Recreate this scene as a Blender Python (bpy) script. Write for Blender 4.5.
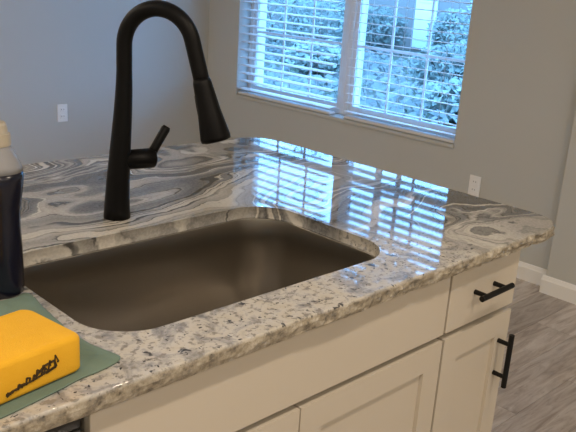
import bpy, bmesh, math, random
from mathutils import Vector, Matrix, noise as mnoise

for o in list(bpy.data.objects): bpy.data.objects.remove(o, do_unlink=True)
S = bpy.context.scene
COL = S.collection
R = math.radians

# ------------------------------------------------------------ camera
cam_d = bpy.data.cameras.new('camera'); cam = bpy.data.objects.new('camera', cam_d); COL.objects.link(cam)
def cam_matrix(loc, yaw, pitch, roll):
    cy, sy, cp, sp = math.cos(yaw), math.sin(yaw), math.cos(pitch), math.sin(pitch)
    f = Vector((cy*cp, sy*cp, -sp)); r = Vector((sy, -cy, 0)); u = r.cross(f)
    c, s = math.cos(roll), math.sin(roll)
    r2 = r*c + u*s; u2 = u*c - r*s
    m = Matrix((r2, u2, -f)).transposed().to_4x4(); m.translation = Vector(loc)
    return m
cam.matrix_world = cam_matrix((-1.7057, -.8666, 1.4866), .7829, .3052, .0659)
cam_d.sensor_width = 36; cam_d.lens = 767/576*36; cam_d.clip_start = .05; cam_d.clip_end = 500
S.camera = cam

# ------------------------------------------------------------ sky, lamps, exposure
S.view_settings.view_transform = 'Standard'; S.view_settings.look = 'None'
S.view_settings.gamma = 1; S.view_settings.exposure = 0.0; S.view_settings.use_curve_mapping = False
w = bpy.data.worlds.new('sky'); S.world = w; w.use_nodes = True
bg = w.node_tree.nodes['Background']
bg.inputs['Color'].default_value = (.18, .49, 1.0, 1); bg.inputs['Strength'].default_value = 10
LAMP_W = 13.6
LAMP_COL = (1, .84, .67)
CEIL = 2.74
LAMP_SPOTS = [(-.15, -.9), (-1.5, -.9), (-2.85, -.9), (-.15, -2.4), (-1.5, -2.4), (-2.85, -2.4), (-3.0, 1.2), (-3.0, 2.8), (-1.5, 2.9)]  # front row matches the cabinet shadows; second row and sitting-area lamps are added fill

# ------------------------------------------------------------ materials
def mat(name, col=(.5, .5, .5), rough=.5, metal=0, **kw):
    m = bpy.data.materials.new(name); m.use_nodes = True
    b = m.node_tree.nodes['Principled BSDF']
    b.inputs['Base Color'].default_value = (*col, 1); b.inputs['Roughness'].default_value = rough
    b.inputs['Metallic'].default_value = metal
    for k, v in kw.items(): b.inputs[k.replace('_', ' ')].default_value = v
    return m
class NT:
    def __init__(s, m): s.t = m.node_tree; s.b = s.t.nodes['Principled BSDF']
    def n(s, typ, **kw):
        n = s.t.nodes.new(typ)
        for k, v in kw.items():
            if k.startswith('_'): n.inputs[k[1:].replace('_', ' ')].default_value = v
            else: setattr(n, k, v)
        return n
    def l(s, a, b): s.t.links.new(a, b)
    def m(s, op, a, b=None, c=None):
        n = s.t.nodes.new('ShaderNodeMath'); n.operation = op
        for i, v in enumerate((a, b, c)):
            if v is None: continue
            if isinstance(v, (int, float)): n.inputs[i].default_value = v
            else: s.l(v, n.inputs[i])
        return n.outputs[0]
    def ramp(s, f, stops, interp='LINEAR'):
        n = s.t.nodes.new('ShaderNodeValToRGB'); n.color_ramp.interpolation = interp
        e = n.color_ramp.elements
        while len(e) < len(stops): e.new(.5)
        for i, (p, c) in enumerate(stops): e[i].position = p; e[i].color = (*c, 1)
        s.l(f, n.inputs[0]); return n.outputs[0]
    def mix(s, f, a, b, mode='MIX'):
        n = s.t.nodes.new('ShaderNodeMix'); n.data_type = 'RGBA'; n.blend_type = mode
        for i, v in ((0, f), (6, a), (7, b)):
            if isinstance(v, (int, float)): n.inputs[i].default_value = v
            elif isinstance(v, tuple): n.inputs[i].default_value = (*v, 1)
            else: s.l(v, n.inputs[i])
        return n.outputs[2]
    def mr(s, v, a, b, c=0, d=1):
        n = s.n('ShaderNodeMapRange', interpolation_type='SMOOTHSTEP')
        s.l(v, n.inputs[0])
        for i, k in enumerate((a, b, c, d)): n.inputs[i+1].default_value = k
        return n.outputs[0]
    def noise(s, vec, scale, detail=3, rough=.5, dist=0, dims='3D'):
        n = s.n('ShaderNodeTexNoise', noise_dimensions=dims)
        n.inputs['Scale'].default_value = scale; n.inputs['Detail'].default_value = detail
        n.inputs['Roughness'].default_value = rough; n.inputs['Distortion'].default_value = dist
        s.l(vec, n.inputs['W' if dims == '1D' else 'Vector']); return n.outputs[0]
    def bump(s, h, strength=.2, dist=.01):
        n = s.n('ShaderNodeBump'); n.inputs['Strength'].default_value = strength; n.inputs['Distance'].default_value = dist
        s.l(h, n.inputs['Height']); s.l(n.outputs[0], s.b.inputs['Normal'])

def wall_mat(name, col, scale=60):
    m = mat(name, col, .75); t = NT(m); c = t.n('ShaderNodeTexCoord').outputs['Object']
    n = t.noise(c, 1.4, 3); t.l(t.mix(n, tuple(x*.96 for x in col), tuple(x*1.04 for x in col)), t.b.inputs['Base Color'])
    t.bump(t.noise(c, scale*4, 2), .06, .003); return m
M = {}
M['wall'] = wall_mat('painted_wall', (.545, .552, .525))
M['ceiling'] = wall_mat('ceiling_paint', (.75, .73, .70))
M['trim'] = mat('white_trim', (.85, .84, .81), .4)
M['vinyl'] = mat('white_vinyl', (.78, .79, .80), .4)
M['slat'] = mat('blind_slat', (.80, .80, .80), .45)
M['cord'] = mat('cord', (.7, .7, .7), .8)
M['plate'] = mat('outlet_plastic', (.88, .88, .87), .4)
M['slot'] = mat('outlet_slot', (.04, .04, .04), .6)
M['black'] = mat('matte_black', (.004, .004, .0045), .42, Specular_IOR_Level=.16)
M['rubber'] = mat('black_rubber', (.012, .012, .012), .7)
M['pull'] = mat('black_pull', (.005, .005, .005), .45, Specular_IOR_Level=.25)

def cabinet_mat():
    m = mat('cream_cabinet_paint', (.66, .605, .515), .42); t = NT(m); c = t.n('ShaderNodeTexCoord').outputs['Object']
    t.l(t.mix(t.noise(c, 3, 3), (.60, .545, .455), (.625, .57, .48)), t.b.inputs['Base Color'])
    t.bump(t.noise(c, 250, 2), .03, .001); return m
M['cab'] = cabinet_mat()
M['cab_in'] = mat('cabinet_inside', (.22, .18, .13), .6)

def granite_mat():
    m = mat('polished_granite', (.5, .5, .5), .03); t = NT(m)
    tc = t.n('ShaderNodeTexCoord').outputs['Object']
    sx = t.n('ShaderNodeSeparateXYZ'); t.l(tc, sx.inputs[0]); X, Y, Z = sx.outputs
    # large flowing bands: one-dimensional noise along a strongly warped coordinate
    mp = t.n('ShaderNodeMapping'); mp.inputs['Scale'].default_value = (1.0, 1.7, 1.0); mp.inputs['Rotation'].default_value = (0, 0, R(-14)); t.l(tc, mp.inputs[0])
    w1 = t.noise(mp.outputs[0], 2.6, 1.5, .4, .3)
    w2 = t.noise(tc, 10, 4, .6)
    v = t.m('ADD', t.m('MULTIPLY', Y, 1.15), t.m('MULTIPLY', w1, .85))
    v = t.m('ADD', v, t.m('MULTIPLY', X, -.22))
    v = t.m('ADD', v, t.m('MULTIPLY', w2, .075))
    b1 = t.noise(v, 3.6, 2.2, .55, 0, '1D'); b2 = t.noise(v, 26, 2, .6, 0, '1D')
    b1 = t.m('ADD', b1, t.m('MULTIPLY', t.m('SUBTRACT', b2, .5), .10))
    band = t.ramp(b1, [(.26, (.60, .575, .52)), (.36, (.27, .27, .265)), (.43, (.15, .152, .155)), (.465, (.22, .22, .22)), (.48, (.07, .07, .07)), (.50, (.50, .475, .43)),
                       (.54, (.66, .625, .56)), (.56, (.14, .14, .14)), (.60, (.38, .37, .345)), (.66, (.62, .59, .53)), (.71, (.31, .305, .295)), (.78, (.55, .53, .48))])
    grain = t.noise(tc, 140, 4, .7)
    band = t.mix(t.mr(grain, .35, .7), t.mix(1, band, (.80, .80, .80), 'MULTIPLY'), t.mix(.12, band, (.8, .77, .7)))
    band = t.mix(t.mr(t.m('ADD', Y, t.m('MULTIPLY', t.m('SUBTRACT', w1, .5), .5)), .72, .95, 0, .6), band, t.mix(1, band, (.46, .46, .47), 'MULTIPLY'))
    band = t.mix(t.mr(t.m('ADD', X, t.m('MULTIPLY', t.m('SUBTRACT', w1, .5), .4)), -.15, .05, 0, .7), band, t.mix(1, band, (.52, .52, .53), 'MULTIPLY'))
    hump = t.m('MULTIPLY', t.mr(t.m('ADD', Y, t.m('MULTIPLY', t.m('SUBTRACT', w1, .5), .6)), .50, .60, 0, 1), t.mr(t.m('ADD', Y, t.m('MULTIPLY', t.m('SUBTRACT', w1, .5), .6)), .66, .78, 1, 0))
    band = t.mix(t.m('MULTIPLY', hump, .35), band, (.64, .61, .54))
    vn = t.m('ABSOLUTE', t.m('SUBTRACT', t.noise(v, 6.5, 2, .5, 0, '1D'), .5))
    band = t.mix(t.m('MULTIPLY', t.mr(vn, .004, .018, 1, 0), t.mr(t.noise(tc, 6, 3), .42, .55, 0, .85)), band, (.05, .05, .052))
    wv = t.m('ABSOLUTE', t.m('SUBTRACT', t.noise(v, 5.1, 2, .5, 0, '1D'), .47))
    band = t.mix(t.m('MULTIPLY', t.mr(wv, .006, .022, 1, 0), t.mr(t.noise(tc, 5, 3), .45, .58, 0, .8)), band, (.70, .67, .60))
    # speckled field around the sink front
    f1 = t.noise(tc, 15, 5, .65, .8); f2 = t.noise(tc, 70, 3, .65); f3 = t.noise(tc, 55, 2, .5, .5)
    field = t.ramp(f1, [(.32, (.20, .205, .215)), (.42, (.40, .39, .38)), (.50, (.58, .555, .51)), (.60, (.55, .51, .43)), (.72, (.36, .355, .35))])
    field = t.mix(t.mr(f2, .51, .64), field, (.28, .265, .245))
    field = t.mix(t.mr(f3, .64, .71), field, (.08, .082, .09))
    field = t.mix(t.mr(t.noise(tc, 120, 1), .68, .74), field, (.07, .07, .075))
    # where: speckles in front and right of the sink, bands behind and at the far end
    wob = t.m('MULTIPLY', t.m('SUBTRACT', t.noise(tc, 3.5, 3), .5), .38)
    my = t.mr(t.m('ADD', Y, wob), .16, .36, 1, 0)
    mx = t.mr(t.m('ADD', X, wob), -.30, -.10, 1, 0)
    mask = t.m('MULTIPLY', my, mx)
    inx = t.m('MULTIPLY', t.m('MULTIPLY', t.m('GREATER_THAN', X, -1.2), t.m('LESS_THAN', X, -.3)), t.m('MULTIPLY', t.m('GREATER_THAN', Y, .04), t.m('LESS_THAN', Y, .6)))
    cut = t.m('MULTIPLY', t.mr(Z, .907, .9125, 1, 0), t.m('SUBTRACT', 1, inx))          # the broken edge shows raw speckled stone
    mask = t.m('MAXIMUM', mask, t.m('MULTIPLY', cut, .85))
    stone = t.mix(mask, band, field)
    raw = t.ramp(t.noise(tc, 45, 4, .7), [(.36, (.10, .085, .06)), (.46, (.27, .23, .165)), (.56, (.40, .35, .26)), (.66, (.58, .54, .46))])
    t.l(t.mix(t.m('MULTIPLY', cut, .85), stone, raw), t.b.inputs['Base Color'])
    t.l(t.mr(cut, 0, 1, .03, .42), t.b.inputs['Roughness'])
    return m
M['granite'] = granite_mat()

def steel_mat():
    m = mat('brushed_steel', (.44, .41, .365), .30, 1, Anisotropic=.75); t = NT(m); tn = t.n('ShaderNodeTangent', direction_type='RADIAL', axis='Z'); t.l(tn.outputs[0], t.b.inputs['Tangent']); c = t.n('ShaderNodeTexCoord').outputs['Object']
    mp = t.n('ShaderNodeMapping'); mp.inputs['Scale'].default_value = (1, 1, 40); t.l(c, mp.inputs[0])
    n = t.noise(mp.outputs[0], 12, 3); t.l(t.mr(n, .3, .7, .28, .32), t.b.inputs['Roughness']); return m
M['steel'] = steel_mat()
M['chrome'] = mat('bright_steel', (.75, .74, .72), .22, 1)
M['dw_black'] = mat('black_plastic', (.01, .01, .011), .3)

def plank_mat():
    m = mat('grey_wood_plank', (.3, .27, .24), .42); t = NT(m)
    c = t.n('ShaderNodeTexCoord').outputs['Object']; rnd = t.n('ShaderNodeObjectInfo').outputs['Random']
    off = t.n('ShaderNodeCombineXYZ'); t.l(t.m('MULTIPLY', rnd, 37), off.inputs[0]); t.l(t.m('MULTIPLY', rnd, 91), off.inputs[1])
    va = t.n('ShaderNodeVectorMath', operation='ADD'); t.l(c, va.inputs[0]); t.l(off.outputs[0], va.inputs[1])
    mp = t.n('ShaderNodeMapping'); mp.inputs['Scale'].default_value = (1.3, 9, 1); t.l(va.outputs[0], mp.inputs[0])
    g = t.noise(mp.outputs[0], 2.6, 6, .62, 1.2); g2 = t.noise(mp.outputs[0], 14, 3, .6)
    col = t.ramp(g, [(.28, (.30, .255, .22)), (.45, (.49, .435, .385)), (.58, (.60, .555, .51)), (.74, (.68, .645, .60))])
    col = t.mix(t.mr(g2, .55, .75, 0, .5), col, (.28, .24, .205))
    col = t.mix(1, col, t.ramp(rnd, [(0, (.78, .76, .75)), (1, (1.12, 1.1, 1.1))]), 'MULTIPLY')
    t.l(col, t.b.inputs['Base Color']); return m
M['plank'] = plank_mat()
M['subfloor'] = mat('dark_joint', (.05, .043, .037), .8)

def sponge_mat():
    m = mat('yellow_sponge', (.85, .40, .012), .85); t = NT(m); c = t.n('ShaderNodeTexCoord').outputs['Object']
    n = t.noise(c, 25, 4, .6); t.l(t.mix(n, (.84, .42, .010), (.95, .54, .030)), t.b.inputs['Base Color'])
    t.bump(t.noise(c, 420, 3, .7), .5, .002); return m
M['sponge'] = sponge_mat()
M['ink'] = mat('dark_print', (.06, .035, .008), .8)
def cloth_mat():
    m = mat('green_cloth', (.16, .235, .185), .9); t = NT(m); c = t.n('ShaderNodeTexCoord').outputs['Object']
    t.l(t.mix(t.noise(c, 14, 4), (.125, .19, .15), (.19, .27, .215)), t.b.inputs['Base Color'])
    t.bump(t.noise(c, 700, 2), .4, .001); return m
M['cloth'] = cloth_mat()
M['soap'] = mat('navy_plastic', (.006, .007, .018), .22)
M['clear'] = mat('milky_plastic', (.40, .41, .44), .25, Transmission_Weight=.25, IOR=1.3)
M['cap'] = mat('cream_cap', (.48, .44, .36), .4)
M['glass'] = mat('window_glass', (.97, .98, 1), 0, Transmission_Weight=1, IOR=1.01)
M['glass'].node_tree.nodes['Principled BSDF'].inputs['Specular IOR Level'].default_value = .3
M['bark'] = mat('bark', (.09, .07, .055), .9)
def leaf_mat(name, a, b):
    m = mat(name, a, .7); t = NT(m); c = t.n('ShaderNodeTexCoord').outputs['Object']
    t.l(t.mix(t.noise(c, 3, 4), a, b), t.b.inputs['Base Color']); return m
M['leafA'] = leaf_mat('leaf_dark', (.11, .13, .12), (.19, .22, .18))  # both leaf colours greyed towards blue: window haze is painted into them
M['leafB'] = leaf_mat('leaf_light', (.17, .20, .18), (.27, .30, .25))
def lawn_mat():
    m = mat('lawn', (.2, .25, .1), .95); t = NT(m); c = t.n('ShaderNodeTexCoord').outputs['Object']
    n = t.noise(c, .5, 5, .65); n2 = t.noise(c, 5, 5, .7)
    col = t.ramp(n, [(.35, (.045, .075, .03)), (.5, (.07, .085, .05)), (.62, (.10, .09, .075))])
    t.l(t.mix(t.mr(n2, .55, .68), col, (.22, .20, .19)), t.b.inputs['Base Color']); return m
M['lawn'] = lawn_mat()
def brick_mat():
    m = mat('pink_brick', (.42, .24, .18), .9); t = NT(m); c = t.n('ShaderNodeTexCoord').outputs['Object']
    mp = t.n('ShaderNodeMapping'); mp.inputs['Rotation'].default_value = (R(90), 0, R(90)); t.l(c, mp.inputs[0])
    br = t.n('ShaderNodeTexBrick'); br.inputs['Scale'].default_value = 4
    br.inputs['Color1'].default_value = (.26, .15, .14, 1); br.inputs['Color2'].default_value = (.19, .095, .075, 1); br.inputs['Mortar'].default_value = (.25, .22, .2, 1)
    t.l(mp.outputs[0], br.inputs[0]); t.l(br.outputs[0], t.b.inputs['Base Color']); return m
M['brick'] = brick_mat()
M['siding'] = mat('white_siding', (.80, .80, .80), .6)
M['shingle'] = mat('grey_shingle', (.12, .115, .11), .9)
M['lamp'] = mat('lamp_diffuser', (.9, .88, .82), .5)

# ------------------------------------------------------------ builders
def obj(name, bm, m, parent=None, smooth=False):
    me = bpy.data.meshes.new(name)
    if isinstance(bm, bmesh.types.BMesh): 
        bm.normal_update(); bm.to_mesh(me); bm.free()
    else: me.from_pydata(bm[0], [], bm[1]); me.update()
    me.materials.append(m)
    if smooth: me.polygons.foreach_set('use_smooth', [True]*len(me.polygons))
    o = bpy.data.objects.new(name, me); COL.objects.link(o)
    if parent: o.parent = parent
    return o
def tag(o, label=None, cat=None, group=None, kind=None):
    for k, v in (('label', label), ('category', cat), ('group', group), ('kind', kind)):
        if v: o[k] = v
    return o
def thing(name, loc, label, cat, group=None, rz=0):
    o = bpy.data.objects.new(name, None); o.empty_display_size = .05; COL.objects.link(o)
    o.location = loc; o.rotation_euler.z = rz
    return tag(o, label, cat, group)
def struct_empty(name, loc, label=None, cat=None):
    o = bpy.data.objects.new(name, None); COL.objects.link(o); o.location = loc
    return tag(o, label, cat, kind='structure')
def box(bm, lo, hi, bev=0, seg=2):
    r = bmesh.ops.create_cube(bm, size=1)
    c = [(a+b)/2 for a, b in zip(lo, hi)]; s = [abs(b-a) for a, b in zip(lo, hi)]
    for v in r['verts']: v.co = Vector((v.co.x*s[0]+c[0], v.co.y*s[1]+c[1], v.co.z*s[2]+c[2]))
    if bev:
        es = {e for v in r['verts'] for e in v.link_edges}
        bmesh.ops.bevel(bm, geom=list(es), offset=bev, segments=seg, profile=.5, affect='EDGES')
    return bm
def bx(lo, hi, bev=0, seg=2): return box(bmesh.new(), lo, hi, bev, seg)
def tube(bm, pts, rad, n=16, cap=(True, True)):
    pts = [Vector(p) for p in pts]; rad = rad if isinstance(rad, (list, tuple)) else [rad]*len(pts)
    rings = []; prev = None
    for i, p in enumerate(pts):
        d = (pts[min(i+1, len(pts)-1)] - pts[max(i-1, 0)]).normalized()
        if prev is None:
            a = d.orthogonal().normalized()
        else:
            a = (prev - d*prev.dot(d)).normalized()
        prev = a; b = d.cross(a)
        rings.append([bm.verts.new(p + (a*math.cos(2*math.pi*k/n) + b*math.sin(2*math.pi*k/n))*rad[i]) for k in range(n)])
    for r0, r1 in zip(rings, rings[1:]):
        for k in range(n): bm.faces.new((r0[k], r0[(k+1) % n], r1[(k+1) % n], r1[k]))
    if cap[0]: bm.faces.new(list(reversed(rings[0])))
    if cap[1]: bm.faces.new(rings[-1])
    return bm
def lathe(bm, prof, n=32, c=(0, 0)):
    rings = [[bm.verts.new((c[0]+r*math.cos(2*math.pi*k/n), c[1]+r*math.sin(2*math.pi*k/n), z)) for k in range(n)] for z, r in prof]
    for r0, r1 in zip(rings, rings[1:]):
        for k in range(n): bm.faces.new((r0[k], r0[(k+1) % n], r1[(k+1) % n], r1[k]))
    bm.faces.new(list(reversed(rings[0]))); bm.faces.new(rings[-1])
    return bm
def rrect(x0, x1, y0, y1, r, seg=10, step=None):
    """counter-clockwise rounded rectangle; r = (x0y0, x1y0, x1y1, x0y1)"""
    if not isinstance(r, (tuple, list)): r = (r,)*4
    pts = []
    for (cx, cy, a0), q in zip(((x0, y0, 180), (x1, y0, 270), (x1, y1, 0), (x0, y1, 90)), r):
        ox = cx + (q if cx == x0 else -q); oy = cy + (q if cy == y0 else -q)
        for k in range(seg+1):
            a = R(a0 + 90*k/seg); pts.append(Vector((ox+q*math.cos(a), oy+q*math.sin(a))))
    if step:
        out = []
        for a, b in zip(pts, pts[1:]+pts[:1]):
            n = max(1, int((b-a).length/step))
            out += [a.lerp(b, k/n) for k in range(n)]
        pts = out
    return pts
def local(o, bm):      # shift world-built geometry into o's frame (translation only)
    bmesh.ops.translate(bm, verts=bm.verts, vec=-o.location); return bm

WX = 1.945; YB = 3.72; YF = -3.3; XL = -4.2; ZT = .914

# ------------------------------------------------------------ the setting
random.seed(4)
fl = tag(obj('floor', bx((XL, YF, -.12), (WX+.02, YB, -.006)), M['subfloor']), 'grey-brown wood plank floor of the room', 'floor', kind='structure')
PW, PL = .18, 1.22
plank_me = {}
def plank_mesh(L):
    k = round(L, 3)
    if k not in plank_me:
        b = bx((-L/2+.0008, -PW/2+.0008, -.006), (L/2-.0008, PW/2-.0008, 0), 0)
        me = bpy.data.meshes.new('plank'); b.to_mesh(me); b.free(); me.materials.append(M['plank']); plank_me[k] = me
    return plank_me[k]
row = 0; y = -2.98
while y < YB - .05:
    x = XL + [0, -.41, -.82][row % 3] * 1.0
    while x < WX:
        a, b = max(x, XL), min(x+PL, WX)
        if b - a > .004:
            p = bpy.data.objects.new('plank', plank_mesh(b-a)); COL.objects.link(p); p.parent = fl; p.location = ((a+b)/2, y+PW/2, 0)
        x += PL
    y += PW; row += 1

tag(obj('ceiling', bx((XL, YF, CEIL), (WX+.02, YB, CEIL+.1)), M['ceiling']), 'flat painted ceiling', 'ceiling', kind='structure')
# window wall with two openings
OPEN = [(2.43, 3.38), (1.49, 2.43)]; HUNG = [(2.455, 3.377), (1.493, 2.345)]; Z0, Z1 = .632, 2.42
WT = .22
b = bmesh.new()
for lo, hi in (((WX, YF, 0), (WX+WT, 1.49, CEIL)), ((WX, 3.38, 0), (WX+WT, YB+.15, CEIL)), ((WX, 1.49, 0), (WX+WT, 3.38, Z0-.012)),
               ((WX, 1.49, Z1), (WX+WT, 3.38, CEIL))):
    box(b, lo, hi)
tag(obj('wall_right', b, M['wall']), 'grey painted wall with the double window', 'wall', kind='structure')
tag(obj('wall_jut', bx((1.865, YF, 0), (WX, .79, CEIL), .004), M['wall']), 'wall section standing slightly proud at the right edge', 'wall', kind='structure')
tag(obj('wall_back', bx((XL, YB, 0), (WX, YB+.15, CEIL)), M['wall']), 'grey painted wall behind the island', 'wall', kind='structure')
tag(obj('wall_left', bx((XL-.15, YF, 0), (XL, YB, CEIL)), M['wall']), 'kitchen wall opposite the window', 'wall', kind='structure')
tag(obj('wall_front', bx((XL-.15, YF-.15, 0), (WX, YF, CEIL)), M['wall']), 'kitchen wall behind the camera', 'wall', kind='structure')
def baseboard(name, p0, p1, nrm, label):
    prof = [(0, 0), (.014, 0), (.014, .07), (.010, .077), (.008, .083), (.004, .092), (0, .094)]
    p0, p1, nrm = Vector(p0), Vector(p1), Vector(nrm); bm = bmesh.new()
    A = [bm.verts.new(p0 + nrm*d + Vector((0, 0, z))) for d, z in prof]; B = [bm.verts.new(p1 + nrm*d + Vector((0, 0, z))) for d, z in prof]
    for i in range(len(prof)):
        j = (i+1) % len(prof); bm.faces.new((A[i], B[i], B[j], A[j]))
    bm.faces.new(A); bm.faces.new(B); bmesh.ops.recalc_face_normals(bm, faces=bm.faces)
    return tag(obj(name, bm, M['trim']), label, 'baseboard', kind='structure')
baseboard('baseboard_right', (WX, .79, 0), (WX, YB, 0), (-1, 0, 0), 'white baseboard under the window wall')
baseboard('baseboard_jut', (1.865, YF, 0), (1.865, .804, 0), (-1, 0, 0), 'white baseboard of the proud wall section')
baseboard('baseboard_back', (XL, YB, 0), (WX-.014, YB, 0), (0, -1, 0), 'white baseboard of the wall behind the island')

# windows
GX = WX + .105                       # inside plane of the vinyl frame
for i, (ya, yb) in enumerate(OPEN):
    wn = struct_empty('window_%d' % (i+1), (GX, (ya+yb)/2, Z0), ['white double-hung window with divided panes, far half', 'white double-hung window with divided panes, near half'][i], 'window')
    W2 = (yb-ya)/2; H = Z1-Z0
    fr = bmesh.new()
    for lo, hi in (((0, -W2, 0), (.075, -W2+.035, H)), ((0, W2-.035, 0), (.075, W2, H)), ((0, -W2+.035, 0), (.075, W2-.035, .035)), ((0, -W2+.035, H-.035), (.075, W2-.035, H))): box(fr, lo, hi, .003, 1)
    obj('frame', fr, M['vinyl'], wn)
    ex = bmesh.new()
    for s in (-1, 1): box(ex, (.0755, min(s*W2, s*(W2-.022)), 0), (.135, max(s*W2, s*(W2-.022)), H))
    box(ex, (.0755, -W2+.022, .0), (.17, W2-.022, .02)); box(ex, (.0755, -W2+.022, H-.022), (.135, W2-.022, H))
    obj('outer_casing', ex, M['vinyl'], wn)
    MEET = 1.60-Z0
    for name, za, zb, xo in (('lower_sash', .035, MEET+.02, .008), ('upper_sash', MEET-.02, H-.035, .036)):
        sb = bmesh.new(); yy = W2-.035; t = .032
        for lo, hi in (((xo, -yy, za), (xo+.026, -yy+t, zb)), ((xo, yy-t, za), (xo+.026, yy, zb)), ((xo, -yy+t, za), (xo+.026, yy-t, za+t)), ((xo, -yy+t, zb-t), (xo+.026, yy-t, zb))): box(sb, lo, hi, .002, 1)
        sash = obj(name, sb, M['vinyl'], wn)
        gy = yy-t; ga, gb = za+t, zb-t
        obj('pane', bx((xo+.010, -gy, ga), (xo+.014, gy, gb)), M['glass'], sash)
        for k in (1, 2):
            yk = -gy + 2*gy*k/3; obj('muntin', bx((xo+.006, yk-.007, ga), (xo+.020, yk+.007, gb), .002, 1), M['vinyl'], sash)
        zk = (ga+gb)/2 if name[0] == 'u' else 1.08-Z0
        obj('muntin', bx((xo+.007, -gy, zk-.009), (xo+.019, gy, zk+.009), .002, 1), M['vinyl'], sash)
sl = tag(obj('window_sill', bx((WX-.012, 1.485, Z0-.022), (WX-.0005, 3.385, Z0-.002), .003), M['wall']), 'thin painted sill under the double window', 'sill', kind='structure')
obj('sill_return', bx((WX, 1.492, Z0-.012), (GX, 3.378, Z0-.0005)), M['wall'], sl)

# blinds: one thing per window
def blind(ya, yb, tilt, label):
    t = thing('window_blind', (WX+.038, (ya+yb)/2, Z0), label, 'blind', 'blinds in the double window')
    W2 = (yb-ya)/2-.006; H = Z1-Z0
    obj('head_rail', bx((-.03, -W2, H-.055), (.03, W2, H-.001), .003, 1), M['slat'], t)
    obj('valance', bx((-.037, -W2, H-.075), (-.031, W2, H-.001), .002, 1), M['slat'], t)
    obj('bottom_rail', bx((-.03, -W2, .002), (.03, W2, .018), .004, 1), M['slat'], t)
    bm = bmesh.new(); hw = .0315; n = 4; A = []
    for s in (-1, 1):
        for k in range(n+1):
            u = -1+2*k/n; A.append((s, u))
    top = {}; bot = {}
    for s in (-1, 1):
        for k in range(n+1):
            u = -1+2*k/n; z = .0025*(1-u*u)
            top[s, k] = bm.verts.new((u*hw, s*W2, z+.0011)); bot[s, k] = bm.verts.new((u*hw, s*W2, z-.0011))
    for k in range(n):
        bm.faces.new((top[-1, k], top[-1, k+1], top[1, k+1], top[1, k])); bm.faces.new((bot[-1, k], bot[1, k], bot[1, k+1], bot[-1, k+1]))
    for s in (-1, 1): bm.faces.new([top[s, k] for k in range(n+1)] + [bot[s, k] for k in range(n, -1, -1)])
    for k in (0, n): bm.faces.new((top[-1, k], top[1, k], bot[1, k], bot[-1, k]))
    bmesh.ops.recalc_face_normals(bm, faces=bm.faces)
    me = None; z = .045; PITCH = .0553; rnd = random.Random(int(ya*100))
    while z < H-.09:
        if me is None: o = obj('slat', bm, M['slat'], t); me = o.data
        else: o = bpy.data.objects.new('slat', me); COL.objects.link(o); o.parent = t
        o.location = (0, 0, z); o.rotation_euler = (rnd.uniform(-.002, .002), R(tilt+rnd.uniform(-1.2, 1.2)), 0)
        z += PITCH
    for yk in (-W2*.72, 0, W2*.72):
        for s in (-1, 1): obj('ladder_cord', tube(bmesh.new(), [(s*.0335, yk, .01), (s*.0335, yk, H-.06)], .0009, 6), M['cord'], t)
    return t
blind(*HUNG[0], -6, 'open white slat blind in the far half of the double window, beside the faucet')
blind(*HUNG[1], 6, 'open white slat blind in the near half of the double window, right of the mullion')

# ------------------------------------------------------------ island cabinets
CH = .882           # underside of the stone
GZ = .7106
def shaker(name, x0, x1, z0, z1, parent, pull_x=None, pull_z=None):
    """five-piece door front, 19 mm thick, face at y = 0"""
    d = struct = None
    bm = bmesh.new(); fw = .062
    box(bm, (x0, 0, z0), (x0+fw, .019, z1)); box(bm, (x1-fw, 0, z0), (x1, .019, z1))
    box(bm, (x0+fw, 0, z1-fw), (x1-fw, .019, z1)); box(bm, (x0+fw, 0, z0), (x1-fw, .019, z0+fw))
    d = obj(name, local(parent, bm), M['cab'], parent)
    obj('door_panel', local(parent, bx((x0+fw-.004, .0095, z0+fw-.004), (x1-fw+.004, .0175, z1-fw+.004))), M['cab'], d)
    return d
def pull(parent, thing_o, a, bb):
    """bar pull between two points on the plane y = 0, standing 35 mm off"""
    a, bb = Vector(a), Vector(bb); d = (bb-a).normalized(); bm = bmesh.new(); off = Vector((0, -.035, 0))
    tube(bm, [a+off, bb+off], .0070, 14)
    L = (bb-a).length
    for k in (.19, .81):
        p = a.lerp(bb, k); tube(bm, [p, p+off], [.0062, .0056], 12)
    obj('pull', local(thing_o, bm), M['pull'], parent)
sc = thing('sink_base_cabinet', (-.7575, .3, 0), 'wide cream base cabinet under the sink with a long false drawer front', 'cabinet')
XA, XM, XB = -1.213, -.7665, -.300
b = bmesh.new()
for lo, hi in (((XA, .040, .1), (XA+.018, .60, CH-.001)), ((XB-.018, .040, .1), (XB-.0005, .60, CH-.001)), ((XA+.018, .040, .1), (XB-.018, .6, .118)), ((XA+.018, .585, .118), (XB-.018, .6, CH-.001)),
               ((XA+.018, .040, .118), (XB-.018, .06, .16)), ((XA+.018, .040, .70), (XB-.018, .06, CH-.001)), ((XA+.018, .08, 0), (XB-.018, .1, .1))): box(b, lo, hi)
obj('body', local(sc, b), M['cab'], sc)
obj('false_front', local(sc, bx((XA+.002, 0, GZ+.009), (XB-.0045, .019, CH-.006), .0015, 1)), M['cab'], sc)
d1 = shaker('door', XA+.002, XM-.002, .115, GZ-.007, sc); pull(d1, sc, (XM-.045, 0, .512-.03), (XM-.045, 0, .650-.03))
d2 = shaker('door', XM+.002, XB-.0045, .115, GZ-.007, sc); pull(d2, sc, (XM+.045, 0, .512-.03), (XM+.045, 0, .650-.03))
nc = thing('drawer_base_cabinet', (-.15, .3, 0), 'narrow cream base cabinet with one drawer and one door at island end', 'cabinet')
b = bmesh.new(); box(b, (-.2995, .036, .1), (-.001, .60, CH-.001), .001, 1); box(b, (-.2995, .08, 0), (-.001, .6, .1))
obj('body', local(nc, b), M['cab'], nc)
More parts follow.
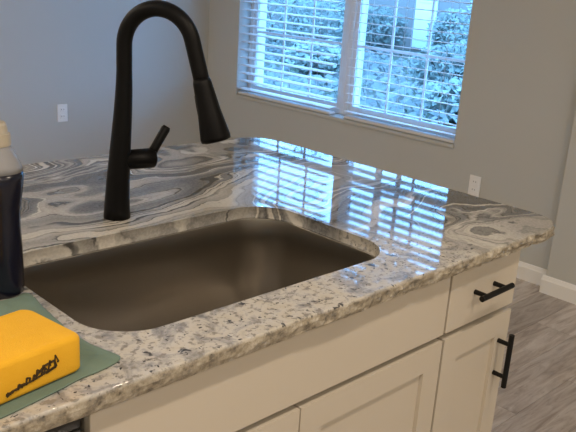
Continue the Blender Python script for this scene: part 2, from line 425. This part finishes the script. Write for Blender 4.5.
dr = obj('drawer', local(nc, bx((-.2955, 0, GZ+.009), (-.0005, .019, CH-.006), .0015, 1)), M['cab'], nc); pull(dr, nc, (-.2185, 0, .799), (-.0835, 0, .801))
dd = shaker('door', -.2955, -.0005, .115, GZ-.007, nc); pull(dd, nc, (-.043, 0, .507), (-.043, 0, .655))
ip = tag(obj('island_back_panel', bx((-1.83, .6005, 0), (-.001, .80, CH-.001), .002, 1), M['cab']), 'cream panel closing the back of the island', 'panel')
# dishwasher beside the sink cabinet
dw = thing('dishwasher', (-1.52, .3, 0), 'dark built-in dishwasher with a bright steel door edge left of sink cabinet', 'dishwasher')
X0, X1 = -1.825, -1.2155
obj('body', local(dw, bx((X0, .06, .02), (X1, .6, .872))), M['dw_black'], dw)
obj('door', local(dw, bx((X0+.003, -.004, .11), (X1-.002, .05, .838), .004, 2)), M['chrome'], dw)
obj('control_strip', local(dw, bx((X0+.003, .014, .8385), (X1-.002, .059, .866), .002, 1)), M['dw_black'], dw)
obj('toe_panel', local(dw, bx((X0+.003, .06-.03, .0), (X1-.002, .0595, .105))), M['dw_black'], dw)

# ------------------------------------------------------------ granite worktop with chiselled edge
SX0, SX1, SY0, SY1 = -2.0, .176, -.025, 1.19
outer = rrect(SX0, SX1, SY0, SY1, (.01, .10, .12, .01), 14, .009)
HX0, HX1, HY0, HY1 = -1.125, -.384, .092, .536
HR = .105
inner = rrect(HX0, HX1, HY0, HY1, HR, 14)
def fbm(x, y, z): return mnoise.noise((x, y, z)) + .5*mnoise.noise((x*2.1+7, y*2.1, z*2.1)) + .25*mnoise.noise((x*4.3, y*4.3+3, z*4.3))
bm = bmesh.new()
rows = [(0, .914, 0), (.0012, .9128, .2), (.003, .907, .7), (.004, .900, 1), (.003, .892, 1), (.001, .8865, 1), (-.001, .8822, .6)]
rings = []
N = len(outer)
for (o_, z, a) in rows:
    ring = []
    for k, p in enumerate(outer):
        t = (outer[(k+1) % N]-outer[k-1]).normalized(); nn = Vector((t.y, -t.x))
        amp = .0022 + .0058*min(1, max(0, (p.x+1.1)/1.0))
        dz = 0 if z > .913 else amp*.35*a*mnoise.noise((p.x*45, p.y*45, 5))
        off = o_ + amp*(.35+a)*fbm(p.x*44, p.y*44, z*95)*.75 + amp*.8*mnoise.noise((p.x*14, p.y*14, 3))
        q = p + nn*off
        ring.append(bm.verts.new((q.x, q.y, z+dz)))
    rings.append(ring)
sides = []
for r0, r1 in zip(rings, rings[1:]):
    for k in range(N): sides.append(bm.faces.new((r1[k], r1[(k+1) % N], r0[(k+1) % N], r0[k])))
irows = [(0, .914), (-.0018, .9122), (-.0018, .8845), (0, .8822)]
irings = []
ni = len(inner)
for o_, z in irows:
    ring = []
    for k, p in enumerate(inner):
        t = (inner[(k+1) % ni]-inner[k-1]); t = t.normalized() if t.length > 1e-6 else Vector((1, 0)); nn = Vector((-t.y, t.x))
        q = p - nn*o_ * -1
        ring.append(bm.verts.new((q.x, q.y, z)))
    irings.append(ring)
for r0, r1 in zip(irings, irings[1:]):
    for k in range(ni): sides.append(bm.faces.new((r0[k], r0[(k+1) % ni], r1[(k+1) % ni], r1[k])))
for f in sides[(len(rows)-1)*N:]: f.smooth = True
for f in sides[:2*N]: f.smooth = True
for ra, rb in ((rings[0], irings[0]), (rings[-1], irings[-1])):
    es = []
    for rr in (ra, rb):
        for k in range(len(rr)):
            e = bm.edges.get((rr[k], rr[(k+1) % len(rr)])); es.append(e)
    g = bmesh.ops.triangle_fill(bm, use_beauty=True, use_dissolve=False, edges=es)
bmesh.ops.recalc_face_normals(bm, faces=bm.faces)
tag(obj('granite_worktop', bm, M['granite']), 'grey and cream swirled polished granite worktop of the island', 'worktop')

# ------------------------------------------------------------ sink
sk = thing('kitchen_sink', ((HX0+HX1)/2, (HY0+HY1)/2, .62), 'undermount stainless steel sink set into the granite worktop', 'sink')
def basin_ring(z, inset, r):
    return rrect(HX0-.004+inset, HX1+.004-inset, HY0-.004+inset, HY1+.004-inset, r, 14)
prof = [(.8815, -.022, HR+.02), (.8815, 0, HR), (.878, .001, HR), (.80, .004, HR-.004), (.70, .008, HR-.008), (.66, .010, HR-.01), (.643, .016, HR-.014), (.632, .030, HR-.027), (.628, .055, HR-.05)]
bm = bmesh.new(); rg = [[bm.verts.new((p.x, p.y, z)) for p in basin_ring(z, ins, r)] for z, ins, r in prof]
for r0, r1 in zip(rg, rg[1:]):
    for k in range(len(r0)): bm.faces.new((r0[k], r0[(k+1) % len(r0)], r1[(k+1) % len(r0)], r1[k]))
bm.faces.new(rg[-1])
obj('basin', local(sk, bm), M['steel'], sk, True)
dc = ((HX0+HX1)/2, (HY0+HY1)/2+.06)
dr_ = obj('drain', local(sk, lathe(bmesh.new(), [(.6285, .056), (.6305, .057), (.6305, .046), (.625, .040), (.621, .036)], 32, dc)), M['chrome'], sk, True)
b = bmesh.new(); lathe(b, [(.6225, .030), (.629, .030), (.631, .027)], 24, dc); lathe(b, [(.631, .006), (.645, .005), (.647, .009), (.651, .008)], 16, dc)
obj('strainer', local(sk, b), M['chrome'], dr_)

# ------------------------------------------------------------ faucet
fx, fy = -.7703, .633
fa = thing('kitchen_faucet', (fx, fy, ZT), 'matte black gooseneck pull-down faucet standing behind the sink', 'faucet')
phi = R(-62); D = Vector((math.cos(phi), math.sin(phi), 0))
lean = Vector((.018, -.004, 0))            # the neck leans a little to the right
b = bmesh.new()
HB = .345
pts = []; rad = []
for k in range(13):
    t = k/12; pts.append(Vector((0, 0, HB))*t + lean*t*t*(3-2*t)); rad.append(.0312 - .0136*t**.85)
tube(b, pts, rad, 32, (True, False))
obj('body', b, M['black'], fa, True)
# spout arch: a tube from the top of the body over to the spray head
P0 = Vector((0, 0, HB)) + lean
end = Vector((D.x*.196, D.y*.196, .325))
ctrl = []
b = bmesh.new(); Rr = .084
pts = [P0]
c = P0 + D*Rr + Vector((0, 0, .055))
for k in range(0, 25):
    a = R(180 - 167*k/24); pts.append(c + D*(Rr*math.cos(a)) + Vector((0, 0, Rr*math.sin(a))))
tdir = (pts[-1]-pts[-2]).normalized()
for k in range(1, 5): pts.append(pts[-1] + tdir*.0225)
tube(b, pts, [.0176]*len(pts), 32, (False, True))
obj('spout', b, M['black'], fa, True)
hp = pts[-1]; hd = (tdir + Vector((0, 0, .03))).normalized()
b = bmesh.new()
tube(b, [hp-hd*.012, hp-hd*.004, hp+hd*.004, hp+hd*.06, hp+hd*.118, hp+hd*.126], [.0178, .0205, .0212, .0258, .0340, .0330], 28)
sh = obj('spray_head', b, M['black'], fa, True)
tube_b = tube(bmesh.new(), [hp+hd*.126, hp+hd*.128], [.027, .0265], 24); obj('nozzle_face', tube_b, M['rubber'], sh)
side = Vector((-.75, .1, 0)).normalized()
b = bmesh.new()
q1 = hp + hd*.028 - D*.0205; q2 = hp + hd*.075 - D*.024
tube(b, [q1, q1.lerp(q2, .5), q2], [.006, .0065, .006], 10); obj('spray_button', b, M['rubber'], sh, True)
# handle: a short horizontal barrel with a lever rising from its end
ha = R(-14); Hd = Vector((math.cos(ha), math.sin(ha), 0))
hz = .138
b = bmesh.new(); tube(b, [Vector((0, 0, hz))+Hd*.012, Vector((0, 0, hz))+Hd*.078, Vector((0, 0, hz))+Hd*.088, Vector((0, 0, hz))+Hd*.092], [.0225, .0238, .0232, .020], 28)
hb = obj('handle_barrel', b, M['black'], fa, True)
l0 = Vector((0, 0, hz+.004)) + Hd*.080; l1 = l0 + Hd*.042 + Vector((0, 0, .070))
b = bmesh.new(); tube(b, [l0, l0.lerp(l1, .3), l0.lerp(l1, .92), l1], [.0118, .0108, .0112, .0085], 16); obj('lever', b, M['black'], hb, True)

# ------------------------------------------------------------ cloth, sponge, bottle
cx, cy = -1.255, .16
cl_pts = [(-1.138, .337), (-1.146, .262), (-1.153, .201), (-1.156, .148), (-1.150, .095), (-1.137, .045), (-1.146, .030), (-1.181, .021), (-1.215, .018), (-1.251, .009), (-1.30, -.001),
          (-1.346, -.009), (-1.40, -.012), (-1.43, .05), (-1.42, .16), (-1.40, .27), (-1.33, .30), (-1.26, .318), (-1.193, .327), (-1.165, .331)]
bnd = []
n = len(cl_pts)
for i in range(n):
    p0, p1, p2, p3 = [Vector(cl_pts[(i+j) % n]) for j in (-1, 0, 1, 2)]
    for k in range(5):
        t = k/5; bnd.append(.5*((2*p1) + (p2-p0)*t + (2*p0-5*p1+4*p2-p3)*t*t + (3*p1-p0-3*p2+p3)*t**3))
bm = bmesh.new(); rgs = []
cen = Vector((cx, cy))
for s in (1, .985, .94, .88, .8, .68, .5, .3, .12):
    ring = []
    for p in bnd:
        q = cen + (p-cen)*s
        ins = min(1, max(0, (1-s)*14))
        under = (q.x < -1.175 and q.y < .225)
        h = .0012 + (0 if under else ins*(.003 + .006*max(0, fbm(q.x*16, q.y*16, 1.7))) + .006*max(0, mnoise.noise((q.x*22, q.y*22, 9))))
        ring.append(bm.verts.new((q.x, q.y, ZT+h)))
    rgs.append(ring)
nb = len(bnd)
for r0, r1 in zip(rgs, rgs[1:]):
    for k in range(nb): bm.faces.new((r0[k], r0[(k+1) % nb], r1[(k+1) % nb], r1[k]))
bm.faces.new(rgs[-1]); bmesh.ops.recalc_face_normals(bm, faces=bm.faces)
co = obj('dish_cloth', bm, M['cloth'], None, True)
md = co.modifiers.new('thickness', 'SOLIDIFY'); md.thickness = .0022; md.offset = 1
tag(co, 'grey-green dish cloth spread on the granite under the sponge', 'cloth')

ang = R(9)
ux = Vector((math.cos(ang), math.sin(ang), 0)); uy = Vector((-math.sin(ang), math.cos(ang), 0))
SL, SD, SH = .21, .132, .062
sc0 = Vector((-1.197, .034, ZT+.0045)) - ux*(SL/2) + uy*(SD/2)
sp = thing('cleaning_sponge', sc0, 'large yellow-orange sponge with dark print lying on the dish cloth', 'sponge', None, ang)
b = bx((-SL/2, -SD/2, 0), (SL/2, SD/2, SH))
bmesh.ops.bevel(b, geom=[e for e in b.edges if abs(e.verts[0].co.z-e.verts[1].co.z) > .01], offset=.020, segments=6, profile=.5, affect='EDGES')
hor = [e for e in b.edges if abs(e.verts[0].co.z-e.verts[1].co.z) < 1e-5 and len(e.link_faces) == 2 and abs(e.link_faces[0].normal.dot(e.link_faces[1].normal)) < .3]
bmesh.ops.bevel(b, geom=hor, offset=.008, segments=4, profile=.5, affect='EDGES')
for v in b.verts:
    g = fbm(v.co.x*14, v.co.y*14, v.co.z*14)*.0016
    v.co += Vector((g*.6, g*.5, 0 if v.co.z < .004 else g))
    if v.co.x > SL/2-.03 and v.co.z > .03: v.co.z -= .006*(v.co.x-(SL/2-.03))/.03
obj('foam', b, M['sponge'], sp, True)
# the print on the front face: illegible dark strokes
b = bmesh.new(); rr = random.Random(3)
def stroke(pts, wd):
    for (xa, za), (xb, zb) in zip(pts, pts[1:]):
        d = Vector((xb-xa, zb-za)); L = d.length
        if L < 1e-5: continue
        nrm_ = Vector((-d.y, d.x))/L*wd/2
        yf = -SD/2-.0018
        q = [(xa+nrm_.x, za+nrm_.y), (xb+nrm_.x, zb+nrm_.y), (xb-nrm_.x, zb-nrm_.y), (xa-nrm_.x, za-nrm_.y)]
        f0 = [b.verts.new((x, yf, z)) for x, z in q]; f1 = [b.verts.new((x, yf+.003, z)) for x, z in q]
        b.faces.new(f0)
        for k in range(4): b.faces.new((f0[k], f1[k], f1[(k+1) % 4], f0[(k+1) % 4]))
for k in range(11):
    u = k/10; x = -.024 + .072*u + rr.uniform(-.003, .003); base = .012 + .012*u; hgt = (.004 + .012*u)*rr.uniform(.6, 1.25)
    stroke([(x, base), (x+rr.uniform(-.001, .004), base+hgt), (x+rr.uniform(.003, .007), base+hgt*rr.uniform(.2, .9)), (x+rr.uniform(.004, .010), base+hgt*rr.uniform(.1, .6))], rr.uniform(.0014, .0032))
stroke([(-.026, .011), (-.018, .016), (.02, .020), (.050, .026)], .0022)
stroke([(.020, .024), (.034, .034), (.050, .036), (.053, .026), (.036, .022)], .003)
bmesh.ops.recalc_face_normals(b, faces=b.faces)
obj('printed_mark', b, M['ink'], sp)

bo = thing('soap_bottle', (-1.168, .374, ZT), 'dark navy soap bottle with cream cap standing at the left of the sink', 'bottle')
obj('bottle_body', lathe(bmesh.new(), [(0, .034), (.004, .0375), (.02, .0385), (.08, .0375), (.13, .036), (.16, .0375), (.19, .0425), (.212, .0445), (.224, .0440)], 36), M['soap'], bo, True)
obj('bottle_shoulder', lathe(bmesh.new(), [(.2242, .0440), (.236, .041), (.25, .0345), (.262, .0275), (.268, .0255)], 36), M['clear'], bo, True)
cp = obj('cap', lathe(bmesh.new(), [(.2683, .0265), (.272, .0268), (.288, .0255), (.2885, .0228), (.303, .0205), (.307, .018)], 32), M['cap'], bo)
obj('spout_tip', lathe(bmesh.new(), [(.3072, .009), (.316, .008), (.319, .006)], 20), M['cap'], cp)

# ------------------------------------------------------------ wall outlets
def outlet(loc, rz, label):
    t = thing('wall_outlet', loc, label, 'outlet', 'wall outlets', rz)
    pl = obj('cover_plate', bx((-.036, -.0065, -.058), (.036, -.0005, .058), .003, 2), M['plate'], t)
    for s in (-1, 1):
        rc = obj('receptacle', bx((-.017, -.0085, s*.0225-.014), (.017, -.006, s*.0225+.014), .001, 1), M['plate'], t)
        bs = bmesh.new(); box(bs, (-.009, -.0088, s*.0225-.002), (-.0065, -.0082, s*.0225+.006)); box(bs, (.0065, -.0088, s*.0225-.002), (.009, -.0082, s*.0225+.006))
        obj('slot', bs, M['slot'], rc)
    return t
outlet((WX, 1.322, .432), R(-90), 'white wall outlet low on the window wall just past the worktop edge')
outlet((.745, YB, .525), 0, 'white wall outlet on the bare wall left of the faucet')

# ------------------------------------------------------------ kitchen ceiling lamps, then added fill lamps: second row and sitting area
for i, (lx, ly) in enumerate(LAMP_SPOTS):
    t = thing('recessed_ceiling_lamp', (lx, ly, CEIL), ['recessed ceiling lamp over the narrow cabinet front', 'recessed ceiling lamp over the sink cabinet front', 'recessed ceiling lamp over the dishwasher side',
              'added ceiling lamp for ambient fill in the second row, window side', 'added ceiling lamp for ambient fill in the second row, middle', 'added ceiling lamp for ambient fill in the second row, farthest from the window',
              'added ceiling lamp to warm the walls, sitting area, nearer the kitchen', 'added ceiling lamp to warm the walls, sitting area corner', 'added ceiling lamp to warm the walls, sitting area, nearer the window'][i], 'ceiling lamp', 'recessed kitchen lamps')
    obj('trim_ring', lathe(bmesh.new(), [(-.006, .095), (-.001, .1)], 32), M['trim'], t)
    obj('diffuser', lathe(bmesh.new(), [(-.012, .07), (-.0065, .075)], 32), M['lamp'], t)
    ld = bpy.data.lights.new('lamp_light', 'AREA'); ld.shape = 'DISK'; ld.size = .13; ld.energy = LAMP_W*(1 if ly < 0 else 1.35); ld.color = LAMP_COL  # added sitting-area lamps run stronger to warm the back wall
    lo = bpy.data.objects.new('lamp_light', ld); COL.objects.link(lo); lo.parent = t; lo.location = (0, 0, -.02)

# ------------------------------------------------------------ outside
GZ0 = -.25
b = bmesh.new(); gx0 = WX+WT+.02
nx, ny = 40, 60
vs = [[b.verts.new((gx0+i*i/nx/nx*90, -30+j*1.9, GZ0+(0 if i < 2 else .12*mnoise.noise((i*.5, j*.5, 0))))) for j in range(ny+1)] for i in range(nx+1)]
for i in range(nx):
    for j in range(ny): b.faces.new((vs[i][j], vs[i+1][j], vs[i+1][j+1], vs[i][j+1]))
GROUND = tag(obj('ground', b, M['lawn'], None, True), 'leaf-strewn lawn outside the window', 'lawn', kind='structure')
def leaves(rng, cen, rad, n, size, zmin=0):
    V, F = [], []
    for _ in range(n):
        while True:
            d = Vector((rng.uniform(-1, 1), rng.uniform(-1, 1), rng.uniform(-1, 1)))
            if .25 < d.length < 1: break
        d = d.normalized()*(.55+.45*rng.random())*(1+.22*mnoise.noise(d*2.3+Vector(cen)))
        p = Vector((cen[0]+d.x*rad[0], cen[1]+d.y*rad[1], max(zmin, cen[2]+d.z*rad[2])))
        a = Vector((rng.gauss(0, 1), rng.gauss(0, 1), rng.gauss(0, 1))).normalized(); c = a.orthogonal().normalized()
        s = size*rng.uniform(.6, 1.3); k = len(V)
        V += [tuple(p-a*s), tuple(p+c*s*.5), tuple(p+a*s), tuple(p-c*s*.5)]; F.append((k, k+1, k+2, k+3))
    return V, F
def shrub(x, y, r, h, m, seed, label):
    rng = random.Random(seed)
    t = thing('shrub', (x, y, GZ0), label, 'shrub', 'shrubs outside the window')
    obj('foliage', leaves(rng, (0, 0, h*.52), (r, r, h*.55), 1500, .07, .02), m, t)
    st = bmesh.new()
    for k in range(4):
        a = rng.uniform(0, 6.3); tube(st, [(0, 0, -.1), (.3*r*math.cos(a), .3*r*math.sin(a), h*.4), (.6*r*math.cos(a), .6*r*math.sin(a), h*.75)], [.02, .014, .006], 6)
    obj('stem', st, M['bark'], t)
def tree(x, y, h, r, m, seed, label, cz=.62, ch=.40):
    rng = random.Random(seed)
    t = thing('tree', (x, y, GZ0), label, 'tree', 'trees outside the window')
    obj('crown', leaves(rng, (0, 0, h*cz), (r, r, h*ch), 3600, .20), m, t)
    tb = bmesh.new(); tube(tb, [(0, 0, -.2), (.1, .05, h*.3), (0, .1, h*.6), (.05, 0, h*.85)], [.22, .17, .1, .03], 10)
    for k in range(6):
        a = k*1.05; z0_ = h*(cz-ch*.6+ch*.14*k); tube(tb, [(.05, .08, z0_), (r*.5*math.cos(a), r*.5*math.sin(a), z0_+h*.08), (r*.75*math.cos(a), r*.75*math.sin(a), z0_+h*.12)], [.06, .04, .015], 6)
    obj('trunk', tb, M['bark'], t)
# house seen through the near half of the window
hs = thing('neighbour_house', (15.0, 11.3, GZ0), 'pink brick house with a white door glimpsed through the blind', 'house')
obj('wall', bx((.06, -4.5, 0), (6, 6.5, 3.0)), M['brick'], hs)
dor = obj('white_door', bx((.0, -.36, .1), (.059, .31, 2.2), .01, 1), M['siding'], hs)
bm = bmesh.new()
for z0_ in (.3, 1.25): box(bm, (-.012, -.26, z0_), (0, .21, z0_+.75), .004, 1)
obj('door_panel', bm, M['siding'], dor)
rf = bmesh.new()
V = [(-.5, -4.9, 2.95), (6.5, -4.9, 2.95), (6.5, 6.9, 2.95), (-.5, 6.9, 2.95), (3, -4.9, 4.6), (3, 6.9, 4.6)]
vv = [rf.verts.new(v) for v in V]
for f in ((0, 3, 5, 4), (1, 4, 5, 2), (0, 4, 1), (3, 2, 5), (0, 1, 2, 3)): rf.faces.new([vv[k] for k in f])
bmesh.ops.recalc_face_normals(rf, faces=rf.faces)
obj('roof', rf, M['shingle'], hs)
SHR = [(13.0, 8.0, .95, 1.5, 'B', 'light green shrub right of the white door outside the window'), (13.9, 9.75, .5, 1.1, 'B', 'small light shrub close to the white door, on its right'),
       (13.6, 11.6, .75, 1.05, 'A', 'low dark shrub left of the white door outside the window'), (13.9, 13.5, .9, 1.3, 'B', 'light shrub far left of the white door outside the window'),
       (10.2, 10.6, .9, 1.25, 'A', 'dark green shrub seen through the top of the far blind'), (11.4, 12.9, 1.0, 1.6, 'B', 'tall light shrub behind the far blind'),
       (8.6, 8.9, .55, .6, 'B', 'low shrub in the middle of the far window half'), (9.2, 6.4, .7, .75, 'A', 'low dark shrub at the right of the near window half'),
       (7.2, 4.9, .5, .5, 'B', 'lowest shrub nearest to the near window half')]
for i, (x, y, r, h, m, lab) in enumerate(SHR): shrub(x, y, r, h, M['leaf'+m], 20+i, lab)
TR = [(25, 24.2, 9.0, 2.4, 'A', 'dark tree reflected beside the window mullion', .62, .40), (24, 29.6, 9.2, 2.4, 'A', 'dark tree beyond the far blind', .62, .40), (28.5, 34.8, 10.2, 2.8, 'B', 'light tree farthest left beyond the lawn', .62, .40),
      (17.5, 20.6, 4.6, 1.4, 'B', 'small light tree left of the brick house', .62, .40), (22.4, 18.05, 20, 1.9, 'A', 'tall bare-trunked tree just behind the brick house', .80, .20),
      (29, 21.9, 22, 2.2, 'A', 'tall bare-trunked tree farther behind the brick house', .80, .20), (12.3, 16.8, 3.6, 1.2, 'B', 'young tree nearest to the far window half', .62, .40)]
for i, (x, y, h, r, m, lab, cz, ch) in enumerate(TR): tree(x, y, h, r, M['leaf'+m], 60+i, lab, cz, ch)
def ground_cover():
    rng = random.Random(77); V, F = [], []
    for _ in range(16000):
        x = rng.uniform(3.5, 14.5); y_ = rng.uniform(1.5, 16)
        d = max(0, mnoise.noise((x*.45, y_*.45, 2))+.25)
        if rng.random() > .35+d: continue
        p = Vector((x, y_, GZ0+.04+rng.random()*.30*d)); a = Vector((rng.gauss(0, 1), rng.gauss(0, 1), rng.gauss(0, .5))).normalized(); c = a.orthogonal().normalized()
        sz = rng.uniform(.04, .11); k = len(V)
        V += [tuple(p-a*sz), tuple(p+c*sz*.5), tuple(p+a*sz), tuple(p-c*sz*.5)]; F.append((k, k+1, k+2, k+3))
    o = obj('ground_cover', (V, F), M['cover'], GROUND)
    tag(o, 'low leafy ground cover spread over the lawn outside the window', kind='stuff')
def cover_mat():
    m = mat('cover_leaves', (.1, .14, .05), .8); t = NT(m); c = t.n('ShaderNodeTexCoord').outputs['Object']
    t.l(t.ramp(t.noise(c, 4, 4, .7), [(.35, (.11, .125, .12)), (.5, (.15, .165, .15)), (.62, (.18, .175, .175)), (.7, (.32, .31, .31))]), t.b.inputs['Base Color']); return m  # grey-blue tone has the window glare mixed into the leaf colour
M['cover'] = cover_mat()
ground_cover()
